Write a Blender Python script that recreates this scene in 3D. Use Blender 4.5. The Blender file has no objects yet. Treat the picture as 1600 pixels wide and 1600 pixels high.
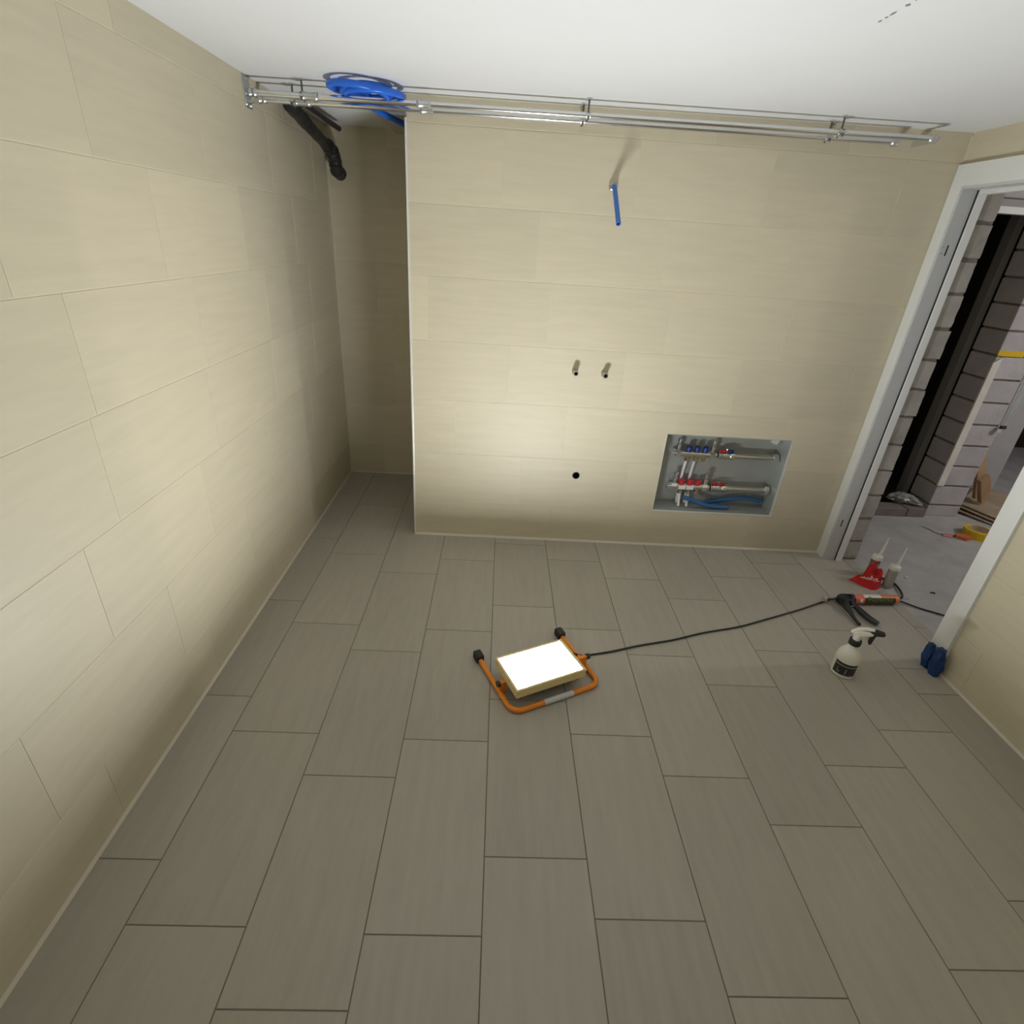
import bpy, bmesh, math, random
from mathutils import Vector, Matrix, noise

random.seed(7)
S = bpy.context.scene
COL = S.collection
PI = math.pi

# ------------------------------------------------------------------ camera
cd = bpy.data.cameras.new('camera')
cam = bpy.data.objects.new('camera', cd)
COL.objects.link(cam)
cd.sensor_fit = 'HORIZONTAL'
cd.sensor_width = 36.0
cd.lens = 36.0 * 840.03 / 1600.0
cd.clip_start = 0.02
cam.matrix_world = (Matrix.Translation((0, 0, 1.6)) @ Matrix.Rotation(-0.04212885, 4, 'Z')
                    @ Matrix.Rotation(1.10141876, 4, 'X') @ Matrix.Rotation(0.06785108, 4, 'Z'))
S.camera = cam

# ------------------------------------------------------------------ world and exposure
W = bpy.data.worlds.new('world')
S.world = W
W.use_nodes = True
W.node_tree.nodes['Background'].inputs[0].default_value = (0.55, 0.6, 0.7, 1)
W.node_tree.nodes['Background'].inputs[1].default_value = 0.0
S.view_settings.view_transform = 'Standard'
S.view_settings.look = 'None'
S.view_settings.gamma = 1.0
S.view_settings.exposure = 0.0
S.view_settings.use_curve_mapping = False
LAMP_STRENGTH = 218.0
BULB_STRENGTH = 980.0

# ------------------------------------------------------------------ materials
MATS = {}


def mat(name, color, rough=0.6, metal=0.0, var=0.0, scale=8.0, bump=0.0, stretch=(1, 1, 1),
        rand=0.0, emit=None, spec=0.5, detail=5.0, color2=None, coat=0.0, bump_scale=None, trans=0.0):
    if name in MATS:
        return MATS[name]
    m = bpy.data.materials.new(name)
    m.use_nodes = True
    nt = m.node_tree
    b = nt.nodes['Principled BSDF']
    b.inputs['Base Color'].default_value = (*color, 1)
    b.inputs['Roughness'].default_value = rough
    b.inputs['Metallic'].default_value = metal
    b.inputs['Specular IOR Level'].default_value = spec
    b.inputs['Coat Weight'].default_value = coat
    if trans:
        b.inputs['Transmission Weight'].default_value = trans
    if emit:
        b.inputs['Emission Color'].default_value = (*emit[0], 1)
        b.inputs['Emission Strength'].default_value = emit[1]
    if var or bump or rand or color2:
        tc = nt.nodes.new('ShaderNodeTexCoord')
        mp = nt.nodes.new('ShaderNodeMapping')
        mp.inputs['Scale'].default_value = stretch
        oi = nt.nodes.new('ShaderNodeObjectInfo')
        sc = nt.nodes.new('ShaderNodeVectorMath')
        sc.operation = 'SCALE'
        comb = nt.nodes.new('ShaderNodeCombineXYZ')
        for k in range(3):
            nt.links.new(oi.outputs['Random'], comb.inputs[k])
        nt.links.new(comb.outputs[0], sc.inputs[0])
        sc.inputs['Scale'].default_value = 37.0
        add = nt.nodes.new('ShaderNodeVectorMath')
        add.operation = 'ADD'
        nt.links.new(tc.outputs['Object'], mp.inputs['Vector'])
        nt.links.new(mp.outputs[0], add.inputs[0])
        nt.links.new(sc.outputs[0], add.inputs[1])
        nz = nt.nodes.new('ShaderNodeTexNoise')
        nz.inputs['Scale'].default_value = scale
        nz.inputs['Detail'].default_value = detail
        nz.inputs['Roughness'].default_value = 0.6
        nt.links.new(add.outputs[0], nz.inputs['Vector'])
        hi = color2 if color2 else tuple(min(1, c * (1 + var)) for c in color)
        lo = color if color2 else tuple(c * (1 - var) for c in color)
        rp = nt.nodes.new('ShaderNodeValToRGB')
        rp.color_ramp.elements[0].position = 0.3
        rp.color_ramp.elements[1].position = 0.7
        rp.color_ramp.elements[0].color = (*lo, 1)
        rp.color_ramp.elements[1].color = (*hi, 1)
        nt.links.new(nz.outputs['Fac'], rp.inputs['Fac'])
        hsv = nt.nodes.new('ShaderNodeHueSaturation')
        mr = nt.nodes.new('ShaderNodeMapRange')
        mr.inputs['To Min'].default_value = 1 - rand
        mr.inputs['To Max'].default_value = 1 + rand
        nt.links.new(oi.outputs['Random'], mr.inputs['Value'])
        nt.links.new(mr.outputs[0], hsv.inputs['Value'])
        nt.links.new(rp.outputs['Color'], hsv.inputs['Color'])
        nt.links.new(hsv.outputs['Color'], b.inputs['Base Color'])
        if bump:
            bp = nt.nodes.new('ShaderNodeBump')
            bp.inputs['Strength'].default_value = bump
            bp.inputs['Distance'].default_value = 0.004
            src = nz
            if bump_scale:
                src = nt.nodes.new('ShaderNodeTexNoise')
                src.inputs['Scale'].default_value = bump_scale
                src.inputs['Detail'].default_value = 4
                nt.links.new(add.outputs[0], src.inputs['Vector'])
            nt.links.new(src.outputs['Fac'], bp.inputs['Height'])
            nt.links.new(bp.outputs['Normal'], b.inputs['Normal'])
    MATS[name] = m
    return m


WALL_TILE = mat('wall_tile', (0.63, 0.568, 0.42), 0.5, var=0.04, scale=5.0, stretch=(0.8, 7, 7), rand=0.035,
                bump=0.02, spec=0.4)
FITTING = mat('dull_nickel', (0.48, 0.46, 0.41), 0.38, 1.0)
WALL_GROUT = mat('wall_grout', (0.71, 0.645, 0.50), 0.9)
FLOOR_TILE = mat('floor_tile', (0.40, 0.37, 0.315), 0.34, var=0.06, scale=6.0, stretch=(0.8, 6, 6), rand=0.05,
                 bump=0.05, spec=0.45)
FLOOR_GROUT = mat('floor_grout', (0.17, 0.157, 0.13), 0.9)
PLASTER = mat('ceiling_plaster', (0.745, 0.755, 0.755), 0.9, var=0.012, scale=3.0, bump=0.08, bump_scale=40)
SILICONE = mat('silicone', (0.62, 0.57, 0.46), 0.5)
WHITE_PAINT = mat('white_paint', (0.80, 0.81, 0.79), 0.4, var=0.03, scale=4)
GREY_PAINT = mat('grey_primer', (0.60, 0.61, 0.61), 0.5)
WHITE_METAL = mat('white_trim', (0.80, 0.80, 0.76), 0.35, 0.3)
STEEL = mat('polished_steel', (0.78, 0.79, 0.80), 0.16, 1.0)
GALV = mat('galvanised_steel', (0.62, 0.64, 0.64), 0.35, 0.9, var=0.1, scale=20)
CHROME = mat('chrome', (0.85, 0.85, 0.86), 0.1, 1.0)
NICKEL = mat('nickel_brass', (0.72, 0.70, 0.62), 0.25, 1.0)
BRASS = mat('brass', (0.72, 0.62, 0.40), 0.3, 1.0)
SCREW = mat('dark_screw', (0.16, 0.16, 0.16), 0.4, 0.8)
HOLE_SHADE = mat('hole_shade', (0.012, 0.012, 0.012), 0.9)  # black colour put in for the shade inside slots, bores and the drain
RUBBER = mat('black_rubber', (0.022, 0.022, 0.023), 0.65)
FOAM = mat('black_foam', (0.018, 0.018, 0.018), 0.5, bump=0.5, scale=25, var=0.3)
BLACK_PLASTIC = mat('black_plastic', (0.025, 0.027, 0.03), 0.35)
BLUE_PIPE = mat('blue_pipe', (0.05, 0.19, 0.62), 0.4)
BLUE_HOSE = mat('blue_hose', (0.015, 0.15, 0.75), 0.35)
BLUE_WRAP = mat('blue_wrap', (0.004, 0.035, 0.15), 0.35, var=0.4, scale=18, bump=0.6, bump_scale=30)
CYAN_PIPE = mat('blue_heating_pipe', (0.03, 0.12, 0.30), 0.4)
WHITE_PIPE = mat('white_pipe', (0.80, 0.80, 0.78), 0.35)
BLUE_CAP = mat('blue_cap', (0.015, 0.04, 0.22), 0.4)
RED_CAP = mat('red_cap', (0.55, 0.02, 0.025), 0.4)
CAB_STEEL = mat('cabinet_steel', (0.42, 0.44, 0.42), 0.45, 0.35, var=0.06, scale=6)
ORANGE = mat('orange_tube', (0.85, 0.27, 0.02), 0.4)
LAMP_GLASS = mat('lamp_glass', (0.9, 0.9, 0.9), 0.3, emit=((0.94, 0.97, 1.0), LAMP_STRENGTH))
LAMP_BODY = mat('lamp_body', (0.80, 0.66, 0.32), 0.45)
RED_CLOTH = mat('red_cloth', (0.52, 0.012, 0.010), 0.75, var=0.2, scale=18, bump=0.3, bump_scale=90)
WHITE_PRINT = mat('white_print', (0.85, 0.72, 0.68), 0.6)
BOTTLE = mat('bottle_plastic', (0.80, 0.79, 0.70), 0.4)
LABEL_BLACK = mat('label_black', (0.02, 0.022, 0.02), 0.4)
LABEL_GREY = mat('label_grey', (0.30, 0.31, 0.30), 0.5)
CART_WHITE = mat('cartridge_white', (0.76, 0.75, 0.71), 0.4)
CART_BROWN = mat('cartridge_brown', (0.20, 0.17, 0.13), 0.5)
CART_BODY = mat('cartridge_body', (0.42, 0.40, 0.36), 0.45)
CART_ORANGE = mat('cartridge_orange', (0.75, 0.20, 0.05), 0.45)
CART_RED = mat('cartridge_salmon', (0.72, 0.15, 0.08), 0.45)
CART_GREEN = mat('cartridge_dark_green', (0.035, 0.045, 0.012), 0.45)
PRINT_GREEN = mat('print_green', (0.22, 0.25, 0.03), 0.5)
CONCRETE = mat('screed', (0.42, 0.412, 0.405), 0.9, var=0.12, scale=7, bump=0.4, bump_scale=60)
BLOCK = mat('sand_lime_block', (0.40, 0.375, 0.335), 0.9, var=0.15, scale=9, bump=0.6, bump_scale=45, rand=0.06)
BLOCK_PALE = mat('pale_block', (0.50, 0.475, 0.485), 0.9, var=0.10, scale=8, bump=0.5, bump_scale=45, rand=0.06)
MORTAR = mat('mortar', (0.20, 0.18, 0.155), 0.95, var=0.2, scale=30, bump=0.6)
UNLIT_BLACK = mat('unlit_black', (0.020, 0.018, 0.015), 0.95)  # near-black colour stands in for the missing light in the unlit rooms
DARK_POST = mat('dark_post', (0.22, 0.215, 0.21), 0.8)
GREY_PLASTER = mat('grey_plaster', (0.42, 0.41, 0.415), 0.9, var=0.06, scale=5, bump=0.3, bump_scale=50)
SHEET = mat('plastic_sheet', (0.40, 0.42, 0.43), 0.22, var=0.08, scale=6)
PLASTER_WHITE = mat('white_plaster', (0.78, 0.76, 0.69), 0.8, var=0.05, scale=10)
WOOD = mat('pine_wood', (0.46, 0.29, 0.15), 0.6, var=0.2, scale=5, stretch=(1, 1, 0.12), rand=0.08)
PLY = mat('plywood', (0.38, 0.30, 0.21), 0.7, var=0.15, scale=7, rand=0.12)
BRICK = mat('grey_brick', (0.20, 0.17, 0.165), 0.9, var=0.15, scale=12, bump=0.4, rand=0.08)
FOIL = mat('crumpled_film', (0.32, 0.31, 0.30), 0.3, var=0.35, scale=14)
YELLOW = mat('yellow_tape', (0.80, 0.52, 0.01), 0.45)
CARD = mat('cardboard_core', (0.62, 0.50, 0.32), 0.8)
PINK = mat('pink_paper', (0.55, 0.25, 0.25), 0.8)
PAPER = mat('white_paper', (0.6, 0.6, 0.58), 0.8)
ORANGE_CARD = mat('orange_card', (0.55, 0.16, 0.05), 0.7)
SCUFF = mat('dark_scuff', (0.28, 0.28, 0.28), 0.9)


# ------------------------------------------------------------------ mesh helpers
class MB:
    def __init__(s):
        s.bm = bmesh.new()

    def box(s, lo, hi, M=None):
        x0, y0, z0 = lo
        x1, y1, z1 = hi
        co = [(x0, y0, z0), (x1, y0, z0), (x1, y1, z0), (x0, y1, z0), (x0, y0, z1), (x1, y0, z1), (x1, y1, z1), (x0, y1, z1)]
        vs = [s.bm.verts.new(M @ Vector(c) if M else c) for c in co]
        for f in ((0, 3, 2, 1), (4, 5, 6, 7), (0, 1, 5, 4), (1, 2, 6, 5), (2, 3, 7, 6), (3, 0, 4, 7)):
            s.bm.faces.new([vs[i] for i in f])
        return s

    def prism(s, poly, z0, z1, M=None):
        n = len(poly)
        a = [s.bm.verts.new((M @ Vector((x, y, z0))) if M else (x, y, z0)) for x, y in poly]
        b = [s.bm.verts.new((M @ Vector((x, y, z1))) if M else (x, y, z1)) for x, y in poly]
        s.bm.faces.new(a[::-1])
        s.bm.faces.new(b)
        for i in range(n):
            j = (i + 1) % n
            s.bm.faces.new((a[i], a[j], b[j], b[i]))
        return s

    def tube(s, pts, r, seg=10, cap=True):
        pts = [Vector(p) for p in pts]
        n = len(pts)
        rr = r if isinstance(r, (list, tuple)) else [r] * n
        rings = []
        up = None
        for i, p in enumerate(pts):
            t = (pts[min(i + 1, n - 1)] - pts[max(i - 1, 0)])
            if t.length < 1e-9:
                t = Vector((0, 0, 1))
            t.normalize()
            if up is None:
                a = Vector((0, 0, 1)) if abs(t.z) < 0.9 else Vector((1, 0, 0))
                up = (a - t * a.dot(t)).normalized()
            else:
                up = (up - t * up.dot(t))
                up = up.normalized() if up.length > 1e-6 else t.orthogonal().normalized()
            sd = t.cross(up)
            rings.append([s.bm.verts.new(p + (up * math.cos(2 * PI * k / seg) + sd * math.sin(2 * PI * k / seg)) * rr[i])
                          for k in range(seg)])
        for i in range(n - 1):
            for k in range(seg):
                j = (k + 1) % seg
                s.bm.faces.new((rings[i][k], rings[i][j], rings[i + 1][j], rings[i + 1][k]))
        if cap:
            s.bm.faces.new(rings[0][::-1])
            s.bm.faces.new(rings[-1])
        return s

    def cyl(s, p0, p1, r, seg=16, r2=None):
        return s.tube([p0, p1], [r, r if r2 is None else r2], seg)

    def lathe(s, prof, o=(0, 0, 0), axis=(0, 0, 1), seg=24, a0=0.0, a1=2 * PI):
        ax = Vector(axis).normalized()
        u = ax.orthogonal().normalized() if abs(ax.z) < 0.99 else Vector((1, 0, 0))
        v = ax.cross(u)
        o = Vector(o)
        full = abs(a1 - a0 - 2 * PI) < 1e-6
        m = seg if full else seg + 1
        rings = []
        for r, h in prof:
            if r < 1e-6:
                rings.append([s.bm.verts.new(o + ax * h)])
            else:
                rings.append([s.bm.verts.new(o + ax * h + (u * math.cos(a0 + (a1 - a0) * k / seg) + v * math.sin(a0 + (a1 - a0) * k / seg)) * r)
                              for k in range(m)])
        for A, B in zip(rings, rings[1:]):
            for k in range(m if full else m - 1):
                j = (k + 1) % m
                if len(A) == 1 and len(B) == 1:
                    continue
                if len(A) == 1:
                    s.bm.faces.new((A[0], B[j], B[k]))
                elif len(B) == 1:
                    s.bm.faces.new((A[k], A[j], B[0]))
                else:
                    s.bm.faces.new((A[k], A[j], B[j], B[k]))
        return s

    def rects(s, u0, u1, v0, v1, holes, w0, w1, f):
        """slab u0..u1 x v0..v1 minus rectangular holes, extruded w0..w1; f maps (u, v, w) to a point"""
        us = sorted({u0, u1, *[min(max(h[i], u0), u1) for h in holes for i in (0, 1)]})
        vs = sorted({v0, v1, *[min(max(h[i], v0), v1) for h in holes for i in (2, 3)]})
        V = {}

        def vv(i, j, w):
            if (i, j, w) not in V:
                V[(i, j, w)] = s.bm.verts.new(f(us[i], vs[j], w1 if w else w0))
            return V[(i, j, w)]

        def solid(i, j):
            if i < 0 or j < 0 or i >= len(us) - 1 or j >= len(vs) - 1:
                return False
            cu, cv = (us[i] + us[i + 1]) / 2, (vs[j] + vs[j + 1]) / 2
            return not any(h[0] < cu < h[1] and h[2] < cv < h[3] for h in holes)
        for i in range(len(us) - 1):
            for j in range(len(vs) - 1):
                if not solid(i, j):
                    continue
                s.bm.faces.new((vv(i, j, 1), vv(i + 1, j, 1), vv(i + 1, j + 1, 1), vv(i, j + 1, 1)))
                s.bm.faces.new((vv(i, j, 0), vv(i, j + 1, 0), vv(i + 1, j + 1, 0), vv(i + 1, j, 0)))
                for di, dj, a, b in ((-1, 0, (0, 0), (0, 1)), (1, 0, (1, 1), (1, 0)), (0, -1, (1, 0), (0, 0)), (0, 1, (0, 1), (1, 1))):
                    if not solid(i + di, j + dj):
                        s.bm.faces.new((vv(i + a[0], j + a[1], 0), vv(i + a[0], j + a[1], 1), vv(i + b[0], j + b[1], 1), vv(i + b[0], j + b[1], 0)))
        return s

    def mesh(s, name, m, smooth=False, bevel=0.0, dissolve=False):
        bmesh.ops.recalc_face_normals(s.bm, faces=s.bm.faces)
        if dissolve:
            bmesh.ops.dissolve_limit(s.bm, angle_limit=0.01, verts=s.bm.verts, edges=s.bm.edges)
        if bevel:
            es = [e for e in s.bm.edges if len(e.link_faces) == 2 and e.calc_face_angle(0) > 0.6]
            bmesh.ops.bevel(s.bm, geom=es, offset=bevel, segments=2, affect='EDGES', profile=0.5)
        me = bpy.data.meshes.new(name)
        s.bm.to_mesh(me)
        s.bm.free()
        me.materials.append(m)
        if smooth:
            for p in me.polygons:
                p.use_smooth = True
            me.set_sharp_from_angle(angle=math.radians(38))
        return me

    def build(s, name, m, parent=None, smooth=False, bevel=0.0, dissolve=False, label=None):
        o = bpy.data.objects.new(name, s.mesh(name, m, smooth, bevel, dissolve))
        COL.objects.link(o)
        if parent:
            o.parent = parent
        if label:
            o['label'] = label
        return o


def tag(o, label=None, cat=None, group=None, kind=None):
    if label:
        o['label'] = label
    if cat:
        o['category'] = cat
    if group:
        o['group'] = group
    if kind:
        o['kind'] = kind
    return o


def thing(name, label, cat, loc=(0, 0, 0), rz=0.0, group=None):
    o = bpy.data.objects.new(name, None)
    o.empty_display_size = 0.05
    COL.objects.link(o)
    o.location = loc
    o.rotation_euler = (0, 0, rz)
    return tag(o, label, cat, group)


def struct(o, label=None, cat=None):
    return tag(o, label, cat, None, 'structure')


def smooth_path(pts, n=8):
    P = [Vector(p) for p in pts]
    out = []
    for i in range(len(P) - 1):
        p0, p1, p2, p3 = P[max(i - 1, 0)], P[i], P[i + 1], P[min(i + 2, len(P) - 1)]
        for k in range(n):
            t = k / n
            out.append(0.5 * ((2 * p1) + (p2 - p0) * t + (2 * p0 - 5 * p1 + 4 * p2 - p3) * t * t + (3 * p1 - p0 - 3 * p2 + p3) * t ** 3))
    out.append(P[-1])
    return out


TILE_CACHE = {}


def tile(parent, basis, u0, u1, v0, v1, th, m, holes=(), bevel=0.0012, drain=None, name='tile'):
    """one tile; basis maps local (u, v, w) to world, w is out of the surface; top face at w = 0"""
    cu, cv = (u0 + u1) / 2, (v0 + v1) / 2
    a, b = (u1 - u0) / 2, (v1 - v0) / 2
    hs = [(h[0] - cu, h[1] - cu, h[2] - cv, h[3] - cv) for h in holes
          if h[0] < u1 and h[1] > u0 and h[2] < v1 and h[3] > v0]
    key = (round(a, 4), round(b, 4), round(th, 4), m.name)
    if hs or drain or key not in TILE_CACHE:
        mb = MB()
        if drain:
            du, dv, dr = drain[0] - cu, drain[1] - cv, drain[2]
            arc = [(du + dr * math.cos(t), dv + dr * math.sin(t)) for t in [PI / 2 + PI * k / 16 for k in range(17)]]
            mb.prism([(-a, -b), (du, -b)] + arc[::-1] + [(du, b), (-a, b)], -th, 0)
            arc2 = [(du + dr * math.cos(t), dv + dr * math.sin(t)) for t in [-PI / 2 + PI * k / 16 for k in range(17)]]
            mb.prism([(a, b), (du, b)] + arc2[::-1] + [(du, -b), (a, -b)], -th, 0)
            me = mb.mesh(name, m)
        else:
            mb.rects(-a, a, -b, b, hs, -th, 0, lambda u, v, w: (u, v, w))
            me = mb.mesh(name, m, bevel=bevel if not hs else 0, dissolve=bool(hs))
        if not (hs or drain):
            TILE_CACHE[key] = me
    else:
        me = TILE_CACHE[key]
    o = bpy.data.objects.new(name, me)
    COL.objects.link(o)
    o.parent = parent
    o.matrix_world = basis @ Matrix.Translation((cu, cv, 0))
    return o


def lay(parent, basis, u0, u1, rows, joints, m, gap, th=0.008, L=0.6, holes=(), drain=None):
    """rows: v boundaries; joints: one known joint per row; pieces of length L along u"""
    for k in range(len(rows) - 1):
        v0, v1 = rows[k] + gap / 2, rows[k + 1] - gap / 2
        j = joints[k % len(joints)]
        s = j + math.ceil((u0 - j) / L - 1e-6) * L
        cuts = [u0]
        while s < u1 - 1e-6:
            if s > u0 + 0.01:
                cuts.append(s)
            s += L
        cuts.append(u1)
        for a, b in zip(cuts, cuts[1:]):
            if b - a < 0.015:
                continue
            if any(h[0] <= a and h[1] >= b and h[2] <= v0 and h[3] >= v1 for h in holes):
                continue
            dr = drain if drain and a < drain[0] < b and v0 < drain[1] < v1 else None
            tile(parent, basis, a + gap / 2, b - gap / 2, v0, v1, th, m, holes, drain=dr)


def basis(o, u, v, w):
    return Matrix(((u[0], v[0], w[0], o[0]), (u[1], v[1], w[1], o[1]), (u[2], v[2], w[2], o[2]), (0, 0, 0, 1)))


# ------------------------------------------------------------------ room dimensions (metres)
XL, XR = -1.05, 2.015          # left and right tiled faces
YF, YN, YB = 2.81, 3.69, -0.75  # far wall face, niche back face, wall behind the camera
XN = -0.45                     # left edge of the projecting far wall
CAB = (0.94, 1.64, 0.235, 0.70)  # opening of the manifold cabinet
DRAIN = (0.467, 0.426, 0.021)


def ceil_z(x):
    return 2.110 + (x + 1.05) * 0.0072


ROWS = [0.0, 0.22, 0.52, 0.82, 1.12, 1.42, 1.72, 2.02, 2.14]
REC = 0.0013                   # how far the joints lie behind the tile faces

# floor ---------------------------------------------------------------
floor = struct(MB().box((XL - 0.1, YB - 0.1, -0.10), (2.188, YN + 0.1, -REC)).build('floor', FLOOR_GROUT),
               'grey brown tiled bathroom floor with dark joints', 'floor')
bf = basis((0, 0, 0), (0, 1, 0), (-1, 0, 0), (0, 0, 1))
cols = [XL, -0.873] + [-0.573 + 0.3 * k for k in range(9)] + [XR]
fj = [0.907, 0.748, 0.584, 0.737, 0.937, 0.782, 0.621, 1.057, 0.683, 0.85, 0.45]
for k in range(len(cols) - 1):
    x0, x1 = cols[k], cols[k + 1]
    ymax = YN if x1 < XN + 0.05 else YF + (0.02 if x0 > XN else 0.88)
    if k == len(cols) - 2:
        lay(floor, bf, YB, 1.80, [-x1, -x0], [fj[k]], FLOOR_TILE, 0.003)
        lay(floor, bf, 1.80, 2.745, [-2.127, -x0], [2.29], FLOOR_TILE, 0.003)
        lay(floor, bf, 1.80, 2.745, [-2.188, -2.127], [2.10], FLOOR_TILE, 0.003)
        lay(floor, bf, 2.745, 2.83, [-2.014, -x0], [9.0], FLOOR_TILE, 0.003)
    else:
        lay(floor, bf, YB, ymax, [-x1, -x0], [fj[k]], FLOOR_TILE, 0.003)

# left wall -------------------------------------------------------------
wl = struct(MB().box((XL - 0.15, YB - 0.1, -0.1), (XL - REC, YN + 0.1, 2.25)).build('wall_left', WALL_GROUT),
            'long beige tiled wall on the left', 'wall')
lay(wl, basis((XL, 0, 0), (0, 1, 0), (0, 0, 1), (1, 0, 0)), YB, YN, ROWS,
    [1.035, 0.87, 1.207, 1.36, 1.99, 1.25, 2.83, 2.44], WALL_TILE, 0.0024)

# far wall (projecting installation wall) ---------------------------------
CABH = (CAB[0], CAB[1], CAB[2], CAB[3])
wf = struct(MB().rects(XN + 0.004, XR + 0.1, -0.1, 2.25, [CABH, (DRAIN[0] - 0.022, DRAIN[0] + 0.022, DRAIN[1] - 0.022, DRAIN[1] + 0.022)],
                       -REC, -0.20, lambda u, v, w: (u, YF - w, v)).build('wall_far', WALL_GROUT, dissolve=True),
            'beige tiled far wall with recessed manifold cabinet', 'wall')
lay(wf, basis((0, YF, 0), (1, 0, 0), (0, 0, 1), (0, -1, 0)), XN + 0.004, XR, ROWS,
    [0.335, 0.157, -0.22, 0.052, 0.238, 0.157, 0.575, 0.29], WALL_TILE, 0.0024, holes=[CABH], drain=DRAIN)
# return of the projecting wall towards the niche
wr = struct(MB().box((XN + 0.004 + REC, YF + 0.20, -0.1), (XN + 0.2, YN + 0.1, 2.25)).build('wall_niche_side', WALL_GROUT),
            'tiled side of the projecting wall facing the niche', 'wall')
lay(wr, basis((XN + 0.004, 0, 0), (0, -1, 0), (0, 0, 1), (-1, 0, 0)), -YN, -YF - 0.009, ROWS,
    [-3.2, -3.5, -3.1, -3.4], WALL_TILE, 0.0024)
wn = struct(MB().box((XL - 0.1, YN + REC, -0.1), (XN + 0.2, YN + 0.15, 2.25)).build('wall_niche_back', WALL_GROUT),
            'shaded tiled wall at the end of the niche', 'wall')
lay(wn, basis((0, YN, 0), (1, 0, 0), (0, 0, 1), (0, -1, 0)), XL, XN + 0.004, ROWS,
    [-0.8, -1.2, -0.7, -1.3], WALL_TILE, 0.0024)

# wall behind the camera ----------------------------------------------------
wb = struct(MB().box((XL - 0.1, YB - 0.15, -0.1), (XR + 0.1, YB - REC, 2.25)).build('wall_near', WALL_GROUT),
            'beige tiled wall behind the viewer', 'wall')
lay(wb, basis((0, YB, 0), (-1, 0, 0), (0, 0, 1), (0, 1, 0)), -XR, -XL, ROWS, [0.1, 0.4, 0.25], WALL_TILE, 0.0024)

# right wall with the doorway -------------------------------------------------
DO = (1.845, 2.765, -0.2, 1.945)   # rough opening in y and z
wrt = struct(MB().rects(YB - 0.1, 3.44, -0.1, 2.45, [DO], REC, 0.19, lambda u, v, w: (XR + w, u, v))
             .build('wall_right', WALL_GROUT, dissolve=True), 'right wall with the open doorway', 'wall')
lay(wrt, basis((XR, 0, 0), (0, -1, 0), (0, 0, 1), (-1, 0, 0)), -YF, -YB, ROWS,
    [-1.66, -1.36, -1.46, -1.56], WALL_TILE, 0.0024, holes=[(-2.80, -1.79, -0.2, 2.0)])
# raw block ends of the partition seen in the left reveal
mb = MB().box((2.1075, 2.7465, 0.0), (2.208, 2.80, 1.945))
mb.build('mortar_bed', MORTAR, wrt)
bz = [0.0, 0.125, 0.277, 0.428, 0.579, 0.73, 0.887, 1.032, 1.182, 1.333, 1.491, 1.640, 1.795, 1.945]
for k in range(len(bz) - 1):
    g = 0.006 + 0.004 * random.random()
    xr = 2.214 + random.uniform(-0.006, 0.006)
    mb = MB()
    bm = mb.bm
    nx, nz = 6, 6
    grid = []
    z0, z1 = bz[k] + g, bz[k + 1] - g
    for i in range(nx + 1):
        row = []
        for j in range(nz + 1):
            x = 2.1065 + (xr - 2.1065) * i / nx
            z = z0 + (z1 - z0) * j / nz
            e = 1 if (i == nx or j in (0, nz)) else 0
            n = noise.noise((x * 30 + k * 7, z * 30, 1.7))
            y = 2.742 + 0.003 * n + (0.006 * abs(noise.noise((x * 60, z * 60, k)))) * e
            row.append(bm.verts.new((x - 0.004 * e * abs(n), y, z + (0.005 * n if j in (0, nz) else 0))))
        grid.append(row)
    for i in range(nx):
        for j in range(nz):
            bm.faces.new((grid[i][j], grid[i + 1][j], grid[i + 1][j + 1], grid[i][j + 1]))
    r = bmesh.ops.extrude_face_region(bm, geom=bm.faces[:])
    for v in r['geom']:
        if isinstance(v, bmesh.types.BMVert):
            v.co.y = 2.80
    mb.build('block', BLOCK, wrt)

# ceiling ----------------------------------------------------------------------
bm = MB()
vs = []
for x, y in ((XL - 0.1, YB - 0.1), (XR + 0.1, YB - 0.1), (XR + 0.1, YN + 0.1), (XL - 0.1, YN + 0.1)):
    vs.append(bm.bm.verts.new((x, y, ceil_z(x))))
up = [bm.bm.verts.new((v.co.x, v.co.y, 2.30)) for v in vs]
bm.bm.faces.new(vs[::-1])
bm.bm.faces.new(up)
for i in range(4):
    j = (i + 1) % 4
    bm.bm.faces.new((vs[i], vs[j], up[j], up[i]))
ceiling = struct(bm.build('ceiling', PLASTER), 'white plastered ceiling', 'ceiling')
for (y0, y1, w) in ((1.70, 1.683, 0.005), (1.672, 1.662, 0.003), (1.655, 1.628, 0.006), (1.598, 1.583, 0.009), (1.565, 1.55, 0.004)):
    x = 0.882
    n = 6
    pl = [(x + w * 0.5 * math.sin(PI * (k + .3) / n) + 0.003 * noise.noise((k, y0 * 90, 0)), y0 + (y1 - y0) * k / n) for k in range(n + 1)]
    pr = [(x - w * 0.5 * math.sin(PI * (k + .3) / n) + 0.003 * noise.noise((k, y0 * 90, 5)), y0 + (y1 - y0) * k / n) for k in range(n + 1)]
    z = ceil_z(x)
    MB().prism(pl + pr[::-1], z - 0.0012, z + 0.003).build('scuff_mark', SCUFF, ceiling)

# silicone joints at the foot of the walls and corner trim -----------------------
def bead(name, p0, p1, n1, n2, s=0.008):
    mb = MB()
    a = [Vector(p0) + Vector(o) for o in ((0, 0, 0), Vector(n1) * s, Vector(n2) * s)]
    d = Vector(p1) - Vector(p0)
    A = [mb.bm.verts.new(v) for v in a]
    B = [mb.bm.verts.new(v + d) for v in a]
    mb.bm.faces.new(A)
    mb.bm.faces.new(B[::-1])
    for i in range(3):
        j = (i + 1) % 3
        mb.bm.faces.new((A[i], B[i], B[j], A[j]))
    return struct(mb.build(name, SILICONE))


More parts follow.
